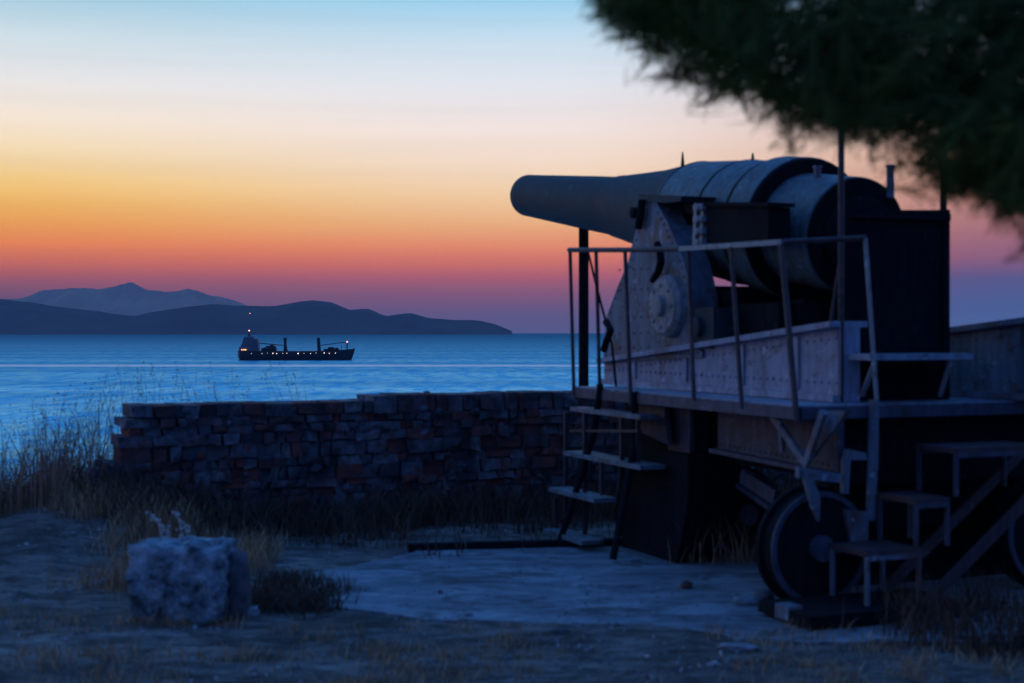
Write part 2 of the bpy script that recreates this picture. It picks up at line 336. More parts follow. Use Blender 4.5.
# haze over the bay
hz = bpy.data.materials.new('haze'); hz.use_nodes = True; hn = hz.node_tree.nodes; hn.clear()
ho = hn.new('ShaderNodeOutputMaterial'); hv = hn.new('ShaderNodeVolumePrincipled')
hv.inputs['Color'].default_value = (.66, .8, .93, 1); hv.inputs['Density'].default_value = 2.2e-5; hv.inputs['Anisotropy'].default_value = 0
hz.node_tree.links.new(hv.outputs[0], ho.inputs['Volume']); M['haze'] = hz
HAZE = True
if HAZE: tag(MB().box((-33000, -3200, -32), (33000, 31000, 1050)).build('haze', 'haze', sharp=0), kind='stuff')

# ------------------------------------------------------------------ cargo ship riding at anchor
SH = 1320.0; sc_ = SH/F
ship = empty('cargo_ship', ((296-512)*sc_, SH, -24.2), R(2))
tag(ship, 'dark cargo ship with two deck cranes and small deck lights on the bay', 'ship')
def sx(px): return (px-296)*sc_
def sz(py): return (360-py)*sc_ - .0
hb = MB(); secs = [(238.5, 2, 8.9, 3), (241, 6, 9.2, 1), (247, 8, 8.9, -1), (262, 8.6, 8.5, -2), (300, 8.8, 8.3, -2), (330, 8.6, 8.6, -2), (342, 6.8, 9.4, -2), (350, 3.2, 10.2, -2), (355, .5, 10.8, 3)]
for px, hw, top, bot in secs:
    x = sx(px); rk = 4.2 if px > 345 else 0
    hb.v += [(x, -hw, top), (x - rk*.4, -hw*.92, top*.45), (x - rk, -hw*.55, bot if px < 240 else -2), (x - rk, hw*.55, bot if px < 240 else -2), (x - rk*.4, hw*.92, top*.45), (x, hw, top)]
for i in range(len(secs)-1):
    for k in range(6): hb.f.append((i*6+k, i*6+(k+1) % 6, (i+1)*6+(k+1) % 6, (i+1)*6+k))
hb.f += [(5,4,3,2,1,0), tuple(range(len(hb.v)-6, len(hb.v)))]
hb.build('hull', 'ship_hull', ship)
s_ = MB()
for x0, x1, z0, z1, w in ((240.5, 259, 8.6, 12, 7), (242, 259, 12, 14.6, 6.4), (243.5, 258.5, 14.6, 17.2, 6), (244.5, 258, 17.2, 19.6, 6), (245.5, 254, 19.6, 21.6, 4.6)):
    s_.box((sx(x0), -w, z0), (sx(x1), w, z1))
s_.box((sx(255), -8, 17.3), (sx(258.4), 8, 18.2))
o_ = s_.build('superstructure', 'ship_white', ship)
MB().prism([(sx(241.5), 2, 12), (sx(246), 2, 12), (sx(245.6), 2, 20.5), (sx(243.6), 2, 20.5)], (0, 3, 0)).build('funnel', 'ship_hull', ship)
m_ = MB(); m_.tube([(sx(249.5), 0, 21.6), (sx(249.5), 0, 26.6)], .45, 8); m_.bar((sx(247.5), 0, 24), (sx(251.5), 0, 24), .4, .4); m_.bar((sx(248), 0, 22.6), (sx(251), 0, 22.6), 1.0, .7)
m_.build('mast', 'ship_hull', ship)
for px, jx, jz, sg in ((285.5, 259.5, 15.6, -1), (318.7, 346.5, 16.6, 1)):
    c_ = MB(); c_.prism([(sx(px-1.8), -1.3, 8), (sx(px+2.4), -1.3, 8), (sx(px+1.1), -1.3, 14.5), (sx(px+1.1), -1.3, 20.6), (sx(px-1.6), -1.3, 20.6), (sx(px-1.4), -1.3, 14.5)] if sg < 0 else [(sx(px-1.4), -1.3, 8), (sx(px+2.2), -1.3, 8), (sx(px+1.1), -1.3, 20.6), (sx(px-1.6), -1.3, 20.6)], (0, 2.6, 0))
    c_.box((sx(px-1.9), -1.8, 18.6), (sx(px+1.4), 1.8, 19.6))
    cr = c_.build('deck_crane', 'ship_hull', ship)
    j = MB(); j.bar((sx(px+sg*1.5), -.9, 13.6), (sx(jx), -.4, jz), .3, .75); j.bar((sx(px+sg*1.5), .9, 13.6), (sx(jx), .4, jz), .3, .75)
    for k in range(9):
        t = (k+.5)/9; X = sx(px+sg*1.5)*(1-t) + sx(jx)*t; Z = 13.6*(1-t) + jz*t; j.bar((X, -.7, Z), (X+1, .7, Z), .2, .2)
    j.build('crane_jib', 'ship_rust', cr)
k_ = MB(); k_.box((sx(262), -4, 8.3), (sx(276.5), 4, 11)); k_.box((sx(267.5), -3, 11), (sx(276), 3, 13)); k_.tube([(sx(271), -2, 13), (sx(273), 2, 13.6)], 1.1, 8); k_.bar((sx(263), 0, 10), (sx(268), 0, 13), 1.2, 1.2)
k_.build('deck_machinery', 'ship_hull', ship)
k_ = MB(); k_.box((sx(324), -4, 8.3), (sx(339), 4, 10.4)); k_.box((sx(328), -3.4, 10.4), (sx(334), 3.4, 12)); k_.box((sx(335), -3, 10.4), (sx(338), 3, 11.4)); k_.bar((sx(341), 0, 9), (sx(341.6), 0, 13.6), .5, .5)
k_.build('hatch_covers', 'ship_hull', ship)
k_ = MB(); k_.tube([(sx(347), 0, 9.4), (sx(347), 0, 16.4)], .55, 8); k_.bar((sx(345), 0, 11.2), (sx(347), 0, 14.5), .5, .5); k_.build('foremast', 'ship_hull', ship)
def lampball(x, y, z, r, mat, parent, name='deck_lamp'):
    b = MB(); b.lathe((x, y, z-r), (0, 0, 1), [(0, r*.3), (r*.4, r*.85), (r, r), (r*1.6, r*.85), (2*r, r*.3)], 8); return b.build(name, mat, parent)
for px, r in ((253, .3), (263.5, .35), (269, .28), (274.3, .62), (278, .5), (284, .34), (288, .4), (299.2, .66), (305, .28), (311.5, .4), (317, .34), (325, .55), (330, .45), (336, .45)):
    lampball(sx(px), -8.95 if px < 332 else -8.0, 6.4 + .3*math.sin(px*3), r*.72, 'lamp_white', ship)
for px in (243.6, 245.6, 247.3): lampball(sx(px), -8.1, 9.6, .55, 'lamp_amber', ship)
lampball(sx(249.5), 0, 27.3, .6, 'lamp_red', ship, 'mast_lamp'); lampball(sx(347), -.8, 16.8, .6, 'lamp_red', ship, 'mast_lamp')
for px, py, lb in ((250, 313.5, 'tiny reddish lamp burning high on the headland above the ship'), (153, 318.5, 'tiny faint lamp on the headland slope left of the ship')):
    D = 15000; p = at(px, py, D)
    o = empty('shore_lamp', (p.x, p.y, p.z - 26)); tag(o, lb, 'lamp', 'lamps on the headland')
    MB().tube([(0, 0, -60), (0, 0, 20)], 1.2, 6).build('pole', 'ship_hull', o)
    lampball(0, 0, 26, 5 if px > 200 else 3.4, 'lamp_red', o, 'bulb')

# ------------------------------------------------------------------ stone wall
wall = empty('stone_wall', (W0.x, W0.y, 0), math.atan2(WD.y, WD.x))
tag(wall, 'low ragged wall of red brick and grey stone blocks behind the gun platform', 'wall')
b = MB(); z = -.3; course = 0; LEN = 10.5
tops = lambda x: 1.15 if x < 2.3 else 1.2
while z < 1.06:
    h = random.uniform(.075, .14); x = -.22*max(0, (.95 - z)) + random.uniform(-.09, .10)
    if z + h > 1.06: h = 1.15 - z - .004
    while x < LEN:
        w = random.choice((.08, .11, .16, .24, .2, .13))*random.uniform(.8, 1.25)
        hh = h if z + h < 1.12 else h + (tops(x+w/2) - 1.15) + random.uniform(-.006, .006)
        d = random.uniform(-.01, .06); g_ = .006
        j = lambda: random.uniform(-.019, .019)
        x1 = min(x + w, LEN)
        vs = [(x+g_+j(), -.02-d+j(), z+g_+j()), (x1-g_+j(), -.02-d+j(), z+g_+j()), (x1-g_, .40+d, z+g_), (x+g_, .40+d, z+g_),
              (x+g_+j(), -.02-d+j(), z+hh-g_*.2), (x1-g_+j(), -.02-d+j(), z+hh-g_*.2), (x1-g_, .40+d, z+hh-g_*.2), (x+g_, .40+d, z+hh-g_*.2)]
        b.add(vs, [(0,3,2,1),(4,5,6,7),(0,1,5,4),(1,2,6,5),(2,3,7,6),(3,0,4,7)])
        x = x1
        if x >= LEN - .01: break
    z += h; course += 1
for i in range(150):
    t = random.uniform(.1, 10); k = random.random() < .12 and t < 3; rr = random.uniform(.02, .055)
    c = Vector((t, random.uniform(.05, .35), tops(t) - .012)) if k else Vector((t if i > 30 else random.uniform(-.25, .1), -.04 + random.uniform(-.02, .01), random.uniform(-.05, 1.1 if i > 30 else .7)))
    b.lathe(c, (random.gauss(0, 1), random.gauss(0, 1), random.gauss(0, 1)), [(-rr*.7, rr*.4), (-rr*.3, rr*random.uniform(.7, 1.2)), (rr*.3, rr), (rr*.6, rr*.4)], 6)
b.build('masonry', 'wall_stone', wall, sharp=0)
MB().box((.16, .012, -.6), (LEN-.05, .385, 1.12)).build('mortar', 'mortar', wall, sharp=0)

# dark strip along the back edge of the gun floor
k0, k1 = Vector((-.85, 11.66)), Vector((5.8, 12.68)); b = MB()
for i in range(14):
    p = k0.lerp(k1, i/14); q = k0.lerp(k1, (i+.96)/14)
    b.bar((p.x, p.y, .03 + random.uniform(-.006, .006)), (q.x, q.y, .03), .10, .07)
tag(b.build('floor_edge_strip', 'dark_iron'), 'dark strip along the back edge of the concrete floor', 'rail')

# ------------------------------------------------------------------ the gun on its mount
TH = R(22); U = Vector((-math.sin(TH), math.cos(TH))); NN = Vector((-math.cos(TH), -math.sin(TH))); O = Vector((1.857, 9.17))
gun = empty('coastal_gun', (O.x, O.y, 0), math.atan2(U.y, U.x))
tag(gun, 'huge old coastal gun on its iron carriage with railed deck, stairs and wheels', 'cannon')
def on(Y, px, py):          # point of the gun's side plane Y seen at a pixel
    k = (px-512)/F; D = (Y + O.dot(NN))/(k*NN.x + NN.y); x = k*D
    return Vector(((x-O.x)*U.x + (D-O.y)*U.y, Y, 1.8 + (332-py)/F*D))
def ons(s_, px, py):        # point of the plane across the gun at station s
    k = (px-512)/F; D = (s_ + O.dot(U))/(k*U.x + U.y); x = k*D
    return Vector((s_, (x-O.x)*NN.x + (D-O.y)*NN.y, 1.8 + (332-py)/F*D))
AX = -1.2; B0 = Vector((1.07, AX, 2.52)); B1 = Vector((7.62, AX, 3.41)); AD = (B1-B0).normalized()
b = MB()
b.lathe(B0, AD, [(2.36, .30), (2.36, .484), (2.9, .405), (3.35, .362), (3.8, .322), (3.92, .315), (3.94, .298), (4.6, .285), (6.2, .243), (6.38, .24), (6.42, .225), (6.42, .14), (6.0, .14), (6.0, .02)], 96)
brl = b.build('barrel', 'barrel_paint', gun, sharp=28)
b = MB(); b.lathe(B0, AD, [(0, .05), (0, .40), (.03, .435), (.62, .44), (.66, .44), (.66, .545), (.69, .565), (.98, .565), (1.0, .54), (1.02, .525), (1.52, .525), (1.53, .51), (1.56, .51), (1.57, .52), (2.35, .49), (2.37, .484), (2.37, .3)], 96)
b.build('jacket', 'jacket_paint', brl, sharp=28)
b = MB(); b.lathe(B0 - AD*.0, -AD, [(-.01, .30), (.05, .30), (.07, .27), (.07, .14), (.13, .13), (.15, .10)], 48)
b.box((1.0, AX-.06, 2.2), (1.06, AX+.06, 2.8)); b.tube([(.98, AX-.2, 2.42), (.94, AX, 2.62), (.98, AX+.2, 2.5)], .02)
b.build('breech_block', 'dark_iron', brl)
for px, py0, py1, Y in ((682.5, 168, 152, AX), (752.5, 163, 153, AX)):
    p, q = on(Y, px, py0+4), on(Y, px, py1); b = MB(); b.tube([p, p.lerp(q, .5), q], [.022, .016, .006], 8); b.build('sight', 'dark_iron', brl)
for px, py0, py1, Y in ((817, 195, 166, AX+.14), (890, 198, 165, AX-.25)):
    p, q = on(Y, px, py0), on(Y, px, py1); b = MB(); b.lathe(p, q-p, [(0, .03), ((q-p).length*.92, .028), ((q-p).length*.93, .036), ((q-p).length, .036)], 14); b.build('stud', 'grey_paint', brl)
b = MB(); b.lathe(B0 + AD*0, -AD, [(-.005, .06), (-.005, .43), (.012, .425), (.012, .06)], 64); b.build('breech_shade', 'dark_iron', brl)  # thin dark disc paints the shade of the breech's rear face
for d_, rr, w_ in ((.655, .548, -.012), (1.0, .556, .05), (1.52, .529, .035), (2.33, .496, .012)):
    b = MB()
    if w_ < 0: b.lathe(B0 + AD*(d_), AD, [(-.006, .44), (-.006, .545), (.02, .562), (.02, .44)], 80)  # this ring paints the shade on the step's rear face
    else: b.lathe(B0 + AD*d_, AD, [(0, rr-.06), (0, rr), (w_, rr-.006), (w_, rr-.06)], 80)
    b.build('hoop_shade', 'dark_iron', brl)
# trunnions
b = MB(); tr = on(-.5, 668, 232); b.lathe((tr.x, AX-.6, tr.z), (0, 1, 0), [(0, .16), (1.2, .16)], 28); b.build('trunnion', 'dark_iron', brl)
# cheeks of the upper carriage
ck = [(641, 199), (653, 197), (667, 222), (684, 262), (692, 300), (689, 338), (702, 352), (702, 357), (603, 363), (606, 318), (617, 288), (628, 262), (633, 240), (641, 215)]
def cheek(Yo, Yi, nm_rivets):
    pl = [on(-.42, x, y) for x, y in ck]
    pl = [Vector((p.x, Yo, p.z)) for p in pl]; b = MB(); b.prism(pl, (0, Yi-Yo, 0))
    if nm_rivets:
        sgn = 1
        c = sum((Vector(p) for p in pl), Vector())/len(pl)
        for i in range(len(pl)):
            p, q = pl[i], pl[(i+1) % len(pl)]
            k = int((q-p).length/.07)
            for t in range(k):
                r_ = p.lerp(q, (t+.5)/k); r_ = r_.lerp(c, .05/max(.1, (r_-c).length)); b.rivet((r_.x, Yo, r_.z), (0, sgn, 0))
        for row in (270, 290, 318, 334, 348):
            for px in range(620, 655, 7): r_ = on(Yo, px, row - (px-620)*.05); b.rivet(r_, (0, 1, 0), .012)
    return b
cheek(-.42, -.66, True).build('cheek_plate', 'grey_paint', gun)
cheek(-1.98, -1.74, False).build('cheek_plate', 'grey_paint', gun)
# cap square, pin, hook and worn bearing cover on the near cheek
b = MB(); p = [on(-.40, x, y) for x, y in ((637, 194), (682, 196), (680, 201), (666, 203), (640, 201))]; b.prism(p, (0, -.34, 0)); b.build('cap_plate', 'barrel_paint', gun)
p = on(-.40, 637, 213); b = MB(); b.lathe(p, (0, 1, 0), [(-.1, .05), (.05, .05), (.06, .03)], 16); b.build('pin', 'dark_iron', gun)
b = MB(); b.tube([on(-.38, 642, 200), on(-.37, 641, 213), on(-.38, 638, 228)], .035, 8); b.build('strap', 'dark_iron', gun)
b = MB(); b.tube([on(-.36, x, y) for x, y in ((657, 243), (660, 252), (661, 262), (658, 272), (652, 281))], [.028, .032, .034, .032, .024], 10); b.build('hook', 'dark_iron', gun)
p = on(-.42, 671, 306); b = MB(); b.lathe(p, (0, 1, 0), [(0, .255), (.05, .255), (.09, .22), (.10, .09), (.14, .085), (.15, .05)], 36)
for k in range(8): b.rivet((p.x + .17*math.cos(k*.785), p.y+.095, p.z + .17*math.sin(k*.785)), (0, 1, 0), .022)
b.build('bearing_cover', 'pale_paint', gun)
p = on(-.5, 706, 333); b = MB(); b.box((p.x-.22, -.62, p.z-.12), (p.x+.2, -.44, p.z+.2)); b.lathe((p.x, -.44, p.z+.05), (0, 1, 0), [(0, .08), (.05, .08), (.06, .04)], 16); b.build('roller_box', 'barrel_paint', gun)
# body between the cheeks, its near-black colour standing in for shade under the barrel
b = MB(); b.box((1.35, -1.72, 1.72), (4.1, -.70, 2.02)); b.box((1.5, -1.95, 1.75), (3.2, -1.72, 2.42)); b.box((2.0, -1.7, 2.0), (2.3, -.7, 2.14)); b.box((3.0, -1.7, 2.0), (3.5, -.7, 2.2))
b.tube([(1.3, -.95, 1.95), (3.3, -.95, 1.85)], .11, 16); b.tube([(1.3, -1.45, 1.95), (3.3, -1.45, 1.85)], .11, 16)
b.build('carriage_body', 'dark_iron', gun)
# equipment box beside the breech
p0, p1 = on(-.46, 706, 205), on(-.46, 768, 207); q0, q1 = on(-.46, 706, 243), on(-.46, 768, 245)
b = MB(); b.prism([p0, p1, q1, q0], (0, -.19, 0)); b.build('side_box', 'dark_iron', gun)
b = MB(); b.bar(p0+Vector((.12, -.09, .015)), p1+Vector((-.04, -.09, .015)), .23, .03); b.build('box_lid', 'dark_iron', gun)
b = MB()
for py in (207, 219, 231, 242):
    c = on(-.44, 701, py); b.bar(c + Vector((.09, 0, 0)), c - Vector((.05, 0, 0)), .05, .045); b.rivet(c + Vector((0, .02, 0)), (0, 1, 0), .03)
c0, c1 = on(-.47, 697, 203), on(-.47, 695, 246); b.bar(c0, c1, .03, .04); c0, c1 = on(-.47, 704, 203), on(-.47, 702, 246); b.bar(c0, c1, .03, .04)
b.build('bracket', 'pale_paint', gun)
# slides
def slide(Yo, thick, nr, ext_m=0):
    tl, tr_ = on(-.45, 604, 363), on(-.45, 840, 327); d = tr_-tl
    tr2 = tr_ - Vector((0, 0, 0)); ext = tl + d*(1 + ext_m/(-d.x))
    a0 = Vector((tl.x, Yo, tl.z)); a1 = Vector((ext.x, Yo, ext.z)); b = MB()
    b.prism([a0, a1, Vector((a1.x, Yo, 1.328)), Vector((a0.x, Yo, 1.328))], (0, -thick, 0))
    b.bar(a0 + Vector((0, -thick/2+.01, .02)), a1 + Vector((0, -thick/2+.01, .02)), thick+.14, .04)
    b.bar(Vector((a0.x, Yo+.015, 1.353)), Vector((a1.x, Yo+.015, 1.353)), .09, .044)
    if nr:
        n_ = int((a1-a0).length/.085)
        for i in range(n_):
            p = a0.lerp(a1, (i+.5)/n_); b.rivet(p + Vector((0, 0, -.07)), (0, 1, 0)); b.rivet(Vector((p.x, Yo, 1.46)), (0, 1, 0))
        for t in (.17, .42, .66, .86):
            p = a0.lerp(a1, t); b.box((p.x-.035, Yo-.01, 1.4), (p.x+.035, Yo+.02, p.z-.02))
    return b
slide(-.45, .16, True).build('slide_girder', 'girder_paint', gun)
slide(-1.79, .16, True, .83).build('slide_girder', 'grey_paint', gun)
# deck
D0, D1 = 0.0, 3.5
b = MB(); b.box((.0, -.43, 1.285), (3.5, 0, 1.325)); b.box((0, -2.4, 1.285), (.62, -.43, 1.325)); b.box((.62, -2.4, 1.285), (3.5, -1.97, 1.325))
b.build('deck', 'deck_steel', gun)
b = MB(); b.bar((0, .012, 1.275), (3.5, .012, 1.275), .03, .08); b.bar((-.012, .0, 1.275), (-.012, -2.4, 1.275), .03, .08); b.build('deck_edge', 'frame_paint', gun)
# lower frame: brackets and girder under the deck
b = MB(); zb = on(-.3, 720, 450).z; p0 = on(-.3, 718, 450); p1 = on(-.3, 838, 474)
b.prism([Vector((p0.x, -.3, 1.28)), Vector((p1.x, -.3, 1.28)), p1, p0], (0, -.05, 0)); b.bar(p0 + Vector((0, 0, 0)), p1, .16, .03)
n_ = 22
for i in range(n_): q = p0.lerp(p1, (i+.5)/n_); b.rivet(q + Vector((0, 0, .05)), (0, 1, 0), .013)
b.build('lower_girder', 'frame_paint', gun)
b = MB()
for x0, y0, x1, y1, w in ((768, 408, 808, 466, .05), (824, 412, 807, 462, .05), (781, 420, 783, 452, .03)):
    b.bar(on(-.05, x0, y0), on(-.08, x1, y1), w, .035, (0, 1, 0))
b.prism([on(-.12, x, y) for x, y in ((826, 411), (846, 411), (842, 418), (808, 462), (803, 455))], (0, -.03, 0))
b.build('gusset', 'grey_paint', gun)
b = MB(); b.box((2.0, -.62, .82), (2.25, -.30, 1.28)); b.prism([on(-.25, x, y) for x, y in ((668, 402), (690, 402), (690, 452), (668, 470))], (0, -.04, 0)); b.prism([on(-.15, x, y) for x, y in ((634, 404), (664, 404), (668, 445), (640, 432))], (0, -.04, 0))
b.build('frame_bracket', 'frame_paint', gun)
b = MB(); b.box((.14, -2.38, .78), (.30, -.35, 1.28)); b.box((.5, -1.75, .7), (3.19, -1.6, 1.27)); b.box((2.6, -2.2, .7), (2.85, -.45, 1.28)); b.box((.5, -.62, .8), (3.45, -.47, 1.27)); b.box((3.2, -1.8, .9), (3.4, -.63, 1.27))
b.box((1.2, -1.6, .9), (1.35, -.62, 1.27)); b.box((.32, -2.2, .45), (.42, -.55, .8))
b.build('cross_girder', 'dark_iron', gun)
b = MB(); b.prism([(.55, -.5, .0), (.55, -3.0, .0), (.55, -3.0, .66), (.55, -.62, .66)], (.08, 0, 0)); b.box((.5, -2.3, .67), (.7, -.7, .77)); b.build('shade_plate', 'dark_iron', gun)  # dark plate added to stand in for the shade below the deck
# front pivot housing
a0, a1 = on(-.12, 622, 462), on(-.12, 688, 462)
b = MB(); b.prism([(a0.x, -.12, .02), (a0.x+.05, -.12, .55), (a0.x, -.12, .86), (a1.x, -.12, .86), (a1.x, -.12, .5), (a1.x+.18, -.12, .02)], (0, -.42, 0)); b.build('pivot_housing', 'dark_iron', gun)
# wheels
def wheel(s_, Y, r=.375):
    b = MB(); b.lathe((s_-.07, Y, r+.03), (1, 0, 0), [(0, r*.82), (0, r), (.10, r), (.10, r+.03), (.14, r+.03), (.14, r*.8), (.10, r*.78), (.09, .1), (.05, r*.78)], 48)
    w = b.build('wheel', 'dark_iron', gun)
    c = MB(); c.lathe((s_-.11, Y, r+.03), (1, 0, 0), [(0, .05), (0, .085), (.2, .085), (.2, .05)], 20); c.build('hub', 'frame_paint', w)
    t = MB(); n = 56; pr = [(0, .90), (-.014, .90), (-.014, .995), (0, 1.0)]
    for k in range(n):
        a_ = 2*math.pi*k/n; t.v += [(s_-.069+dx, Y + r*q*math.cos(a_), r+.03 + r*q*math.sin(a_)) for dx, q in pr]
        t.f += [(k*4+m, k*4+(m+1) % 4, ((k+1) % n)*4+(m+1) % 4, ((k+1) % n)*4+m) for m in range(4)]
    t.build('tyre', 'frame_paint', w)
    return w
wy = ons(.05, 814, 548).y
wheel(.05, wy, .37); wheel(.05, wy-1.9, .37); w2 = on(-.72, 742, 508).x; wheel(w2, -.72, .34); wheel(w2, -2.1, .34)
for x_, y_ in ((w2+.14, -.72), (w2+.14, -2.1), (.2, wy-1.9)): MB().bar((x_, y_, .3), (x_, y_, .95), .1, .12).build('axle_bracket', 'rusty_iron', gun)
for x0, x1, y_ in ((w2-.1, w2+.2, -.72), (.02, .4, wy)): MB().tube([(x0, y_, .39), (x1, y_, .39)], .05, 12).build('axle', 'rusty_iron', gun)
for xa, ya, xb, yb, Yb, w in ((716, 470, 770, 508, -.55, .04), (742, 476, 776, 498, -.5, .11), (700, 452, 686, 488, -.4, .03), (690, 462, 700, 515, -.45, .05), (705, 455, 760, 478, -.6, .05)):
    MB().bar(on(Yb, xa, ya), on(Yb-.02, xb, yb), .03, w).build('tie_rod', 'frame_paint', gun)
b = MB(); pl = lambda S_, pts, t=.04: b.prism([ons(S_, x, y) for x, y in pts], (t, 0, 0))
pl(-.10, ((799, 467), (842, 474), (840, 483), (799, 478))); pl(-.12, ((803, 470), (812, 472), (821, 500), (820, 522), (813, 506))); pl(-.05, ((848, 449), (866, 453), (868, 460), (851, 460), (849, 494), (844, 494), (844, 462)))
pl(-.06, ((846, 510), (869, 512), (869, 546), (853, 546)))
b.build('axle_fork', 'grey_paint', gun)
# rear shield plate with its two tall posts
q = [ons(.33, x, y) for x, y in ((842, 210), (947, 210), (947, 404), (842, 404))]
b = MB(); b.prism(q, (.03, 0, 0)); b.box((.30, q[1].y, 1.33), (.33, q[1].y+.05, q[1].z)); b.box((.30, q[0].y-.05, 1.33), (.33, q[0].y, q[0].z)); b.box((.29, q[1].y, q[0].z-.05), (.33, q[0].y, q[0].z))
b.build('shield_plate', 'dark_iron', gun)
p = ons(.22, 841, 406); t_ = ons(.22, 841, 70); b = MB(); b.tube([(p.x, p.y, 1.325), (p.x, p.y, t_.z)], .021, 10); b.tube([ons(.24, 840, 262), ons(.30, 830, 328)], .014, 8); b.build('tall_post', 'rusty_iron', gun)
p = ons(.36, 945, 406); t_ = ons(.36, 945, 90); b = MB(); b.tube([(p.x+.02, p.y, 1.325), (p.x+.02, p.y, t_.z)], .024, 10); b.build('tall_post', 'dark_iron', gun)
# small foot shelf on the plate
p = ons(.1, 857, 357); q = ons(.1, 960, 357); b = MB(); b.box((-.04, q.y, p.z-.02), (.29, p.y, p.z+.02)); b.build('foot_shelf', 'deck_steel', gun)
for xa, xb in ((875, 862), (950, 940)): b = MB(); b.bar(ons(0, xa, 362), ons(.2, xb, 396), .03, .02); b.build('shelf_brace', 'pale_paint', gun)
# railing
ra = MB(); tr0, tr1, tr2_ = on(.03, 569, 250), on(.0, 682, 249), on(-.04, 784, 242)
ra.tube([tr0, on(.03, 625, 250), tr1], .021, 8); c3_ = ons(-.02, 866, 238); ral = ra.build('railing', 'rusty_iron', gun); MB().tube([tr2_, c3_], .019, 8).build('rear_rail', 'rusty_iron', ral)
b = MB(); b.bar(tr1, tr2_, .06, .035); b.build('rail_bar', 'pale_paint', ral)
for (tx, ty), (fx, fy) in (((570, 250), (574, 396)), ((596, 250), (600, 397)), ((625, 250), (631, 405)), ((688, 249), (694, 400)), ((731, 247), (742, 408))):
    b = MB(); f_ = on(.03, fx, fy); f_.z = max(1.2, f_.z); b.tube([on(.0, tx, ty), f_], .017, 8); b.build('post', 'rusty_iron', ral)
b = MB(); b.tube([on(-.03, 781, 242), on(.04, 797, 422)], .021, 8); b.build('post', 'rusty_iron', ral)
b = MB(); b.tube([ons(-.02, 865, 238), ons(-.05, 877, 403), ons(-.05, 876, 470)], .015, 8); b.build('post', 'pale_paint', ral)
b = MB(); b.tube([ons(-.04, 874, 400), ons(-.04, 871, 520)], .035, 8); b.build('deck_leg', 'grey_paint', gun)
b = MB(); b.tube([on(.02, 588, 252), on(.02, 600, 300), on(.02, 612, 345), on(.02, 616, 386)], .012, 6); b.tube([on(.02, 606, 322), on(.04, 611, 330), on(.02, 606, 342), on(.0, 604, 350)], .03, 8); b.build('hand_chain', 'dark_iron', gun)
# side stairs
st = MB()
for top, bot in (((600, 390), (560, 546)), ((635, 398), (613, 552))):
    p = on(.03, *top); q = on(.30, *bot); q.z = .035; m1 = p.lerp(q, .3) + Vector((0, -.05, 0)); m2 = p.lerp(q, .62) + Vector((0, -.03, 0)); st.tube([p + Vector((0, 0, .05)), p, m1, m2, q], .03, 8)
stairs = st.build('side_stairs', 'dark_iron', gun)
def tread(Y, x0, x1, py, w=.26, h=.035, mat='deck_steel'):
    p, q = on(Y, x0, py), on(Y, x1, py); z_ = (p.z+q.z)/2
    b = MB(); b.box((min(p.x, q.x), Y-w, z_-h/2), (max(p.x, q.x), Y, z_+h/2)); return b, z_, p, q
for Y, x0, x1, py, w in ((.10, 570, 640, 413, .16), (.14, 563, 640, 460, .22), (.24, 549, 594, 495, .2), (.30, 543, 582, 537, .2)):
    b, z_, p, q = tread(Y, x0, x1, py, w); b.build('tread', 'grey_paint', stairs)
b = MB()
for px, Y, py0, py1 in ((566, .06, 412, 534), (556, .18, 497, 540), (585, .10, 413, 540), (602, .14, 462, 495), (622, .06, 413, 462), (638, .04, 413, 462)):
    p, q = on(Y, px, py0), on(Y, px, py1); q.z = max(q.z, .03); b.bar((p.x, p.y, p.z), (p.x, p.y, q.z), .035, .03)
b.bar(on(.08, 572, 431), on(.08, 640, 431), .05, .02)
b.build('step_frame', 'rusty_iron', stairs)
# rear steps
rs = MB(); 
for s_ in (-.06, -.50):
    rs = MB(); rs.bar((s_, -.52, .03), (s_, -2.15, 1.28), .03, .07, (0, 0, 1)); rs.build('stringer', 'rusty_iron', gun) if s_ == -.50 else None
    if s_ == -.06: rst = rs.build('rear_stairs', 'rusty_iron', gun)
for y0, y1, z_, zf in ((-.18, -.60, .42, .06), (-.55, -.82, .73, .44), (-.86, -1.6, 1.04, .75)):
    b = MB(); b.box((-.46, y1, z_-.018), (-.07, y0, z_+.018)); td = b.build('tread', 'rusty_iron', rst)
    for s_ in (-.45, -.08):
        b = MB()
        b.bar((s_, y0-.015, z_-.03), (s_, y1+.015, z_-.03), .022, .03)
        for y in (y0-.015, y1+.015): b.bar((s_, y, z_-.018), (s_, y, zf), .022, .03)
        b.build('step_leg', 'frame_paint' if z_ > .5 else 'grey_paint', td)
b = MB(); b.box((-.62, -.85, .03), (-.05, .34, .10)); b.build('base_plate', 'dark_iron', rst)
b = MB(); b.box((-.40, .24, .035), (-.25, .345, .12)); b.build('base_block', 'grey_paint', rst)

# prop that holds up the muzzle end, standing behind the wall
px_ = .775; py_ = 15.38
prop = empty('support_prop', (px_, py_, ground_h(px_, py_)-.05)); tag(prop, 'dark upright iron prop under the thin front half of the gun barrel', 'post')
zt = 2.965 - prop.location.z
b = MB(); b.tube([(0, 0, 0), (0, 0, zt)], .055, 14); b.build('post', 'dark_iron', prop)
b = MB(); b.box((-.10, -.10, zt-.02), (.10, .10, zt+.03)); b.box((-.12, .02, zt), (-.06, .1, zt+.1)); b.build('cradle', 'dark_iron', prop)
b = MB(); b.box((-.18, -.18, -.05), (.18, .18, .03)); b.build('foot', 'dark_iron', prop)

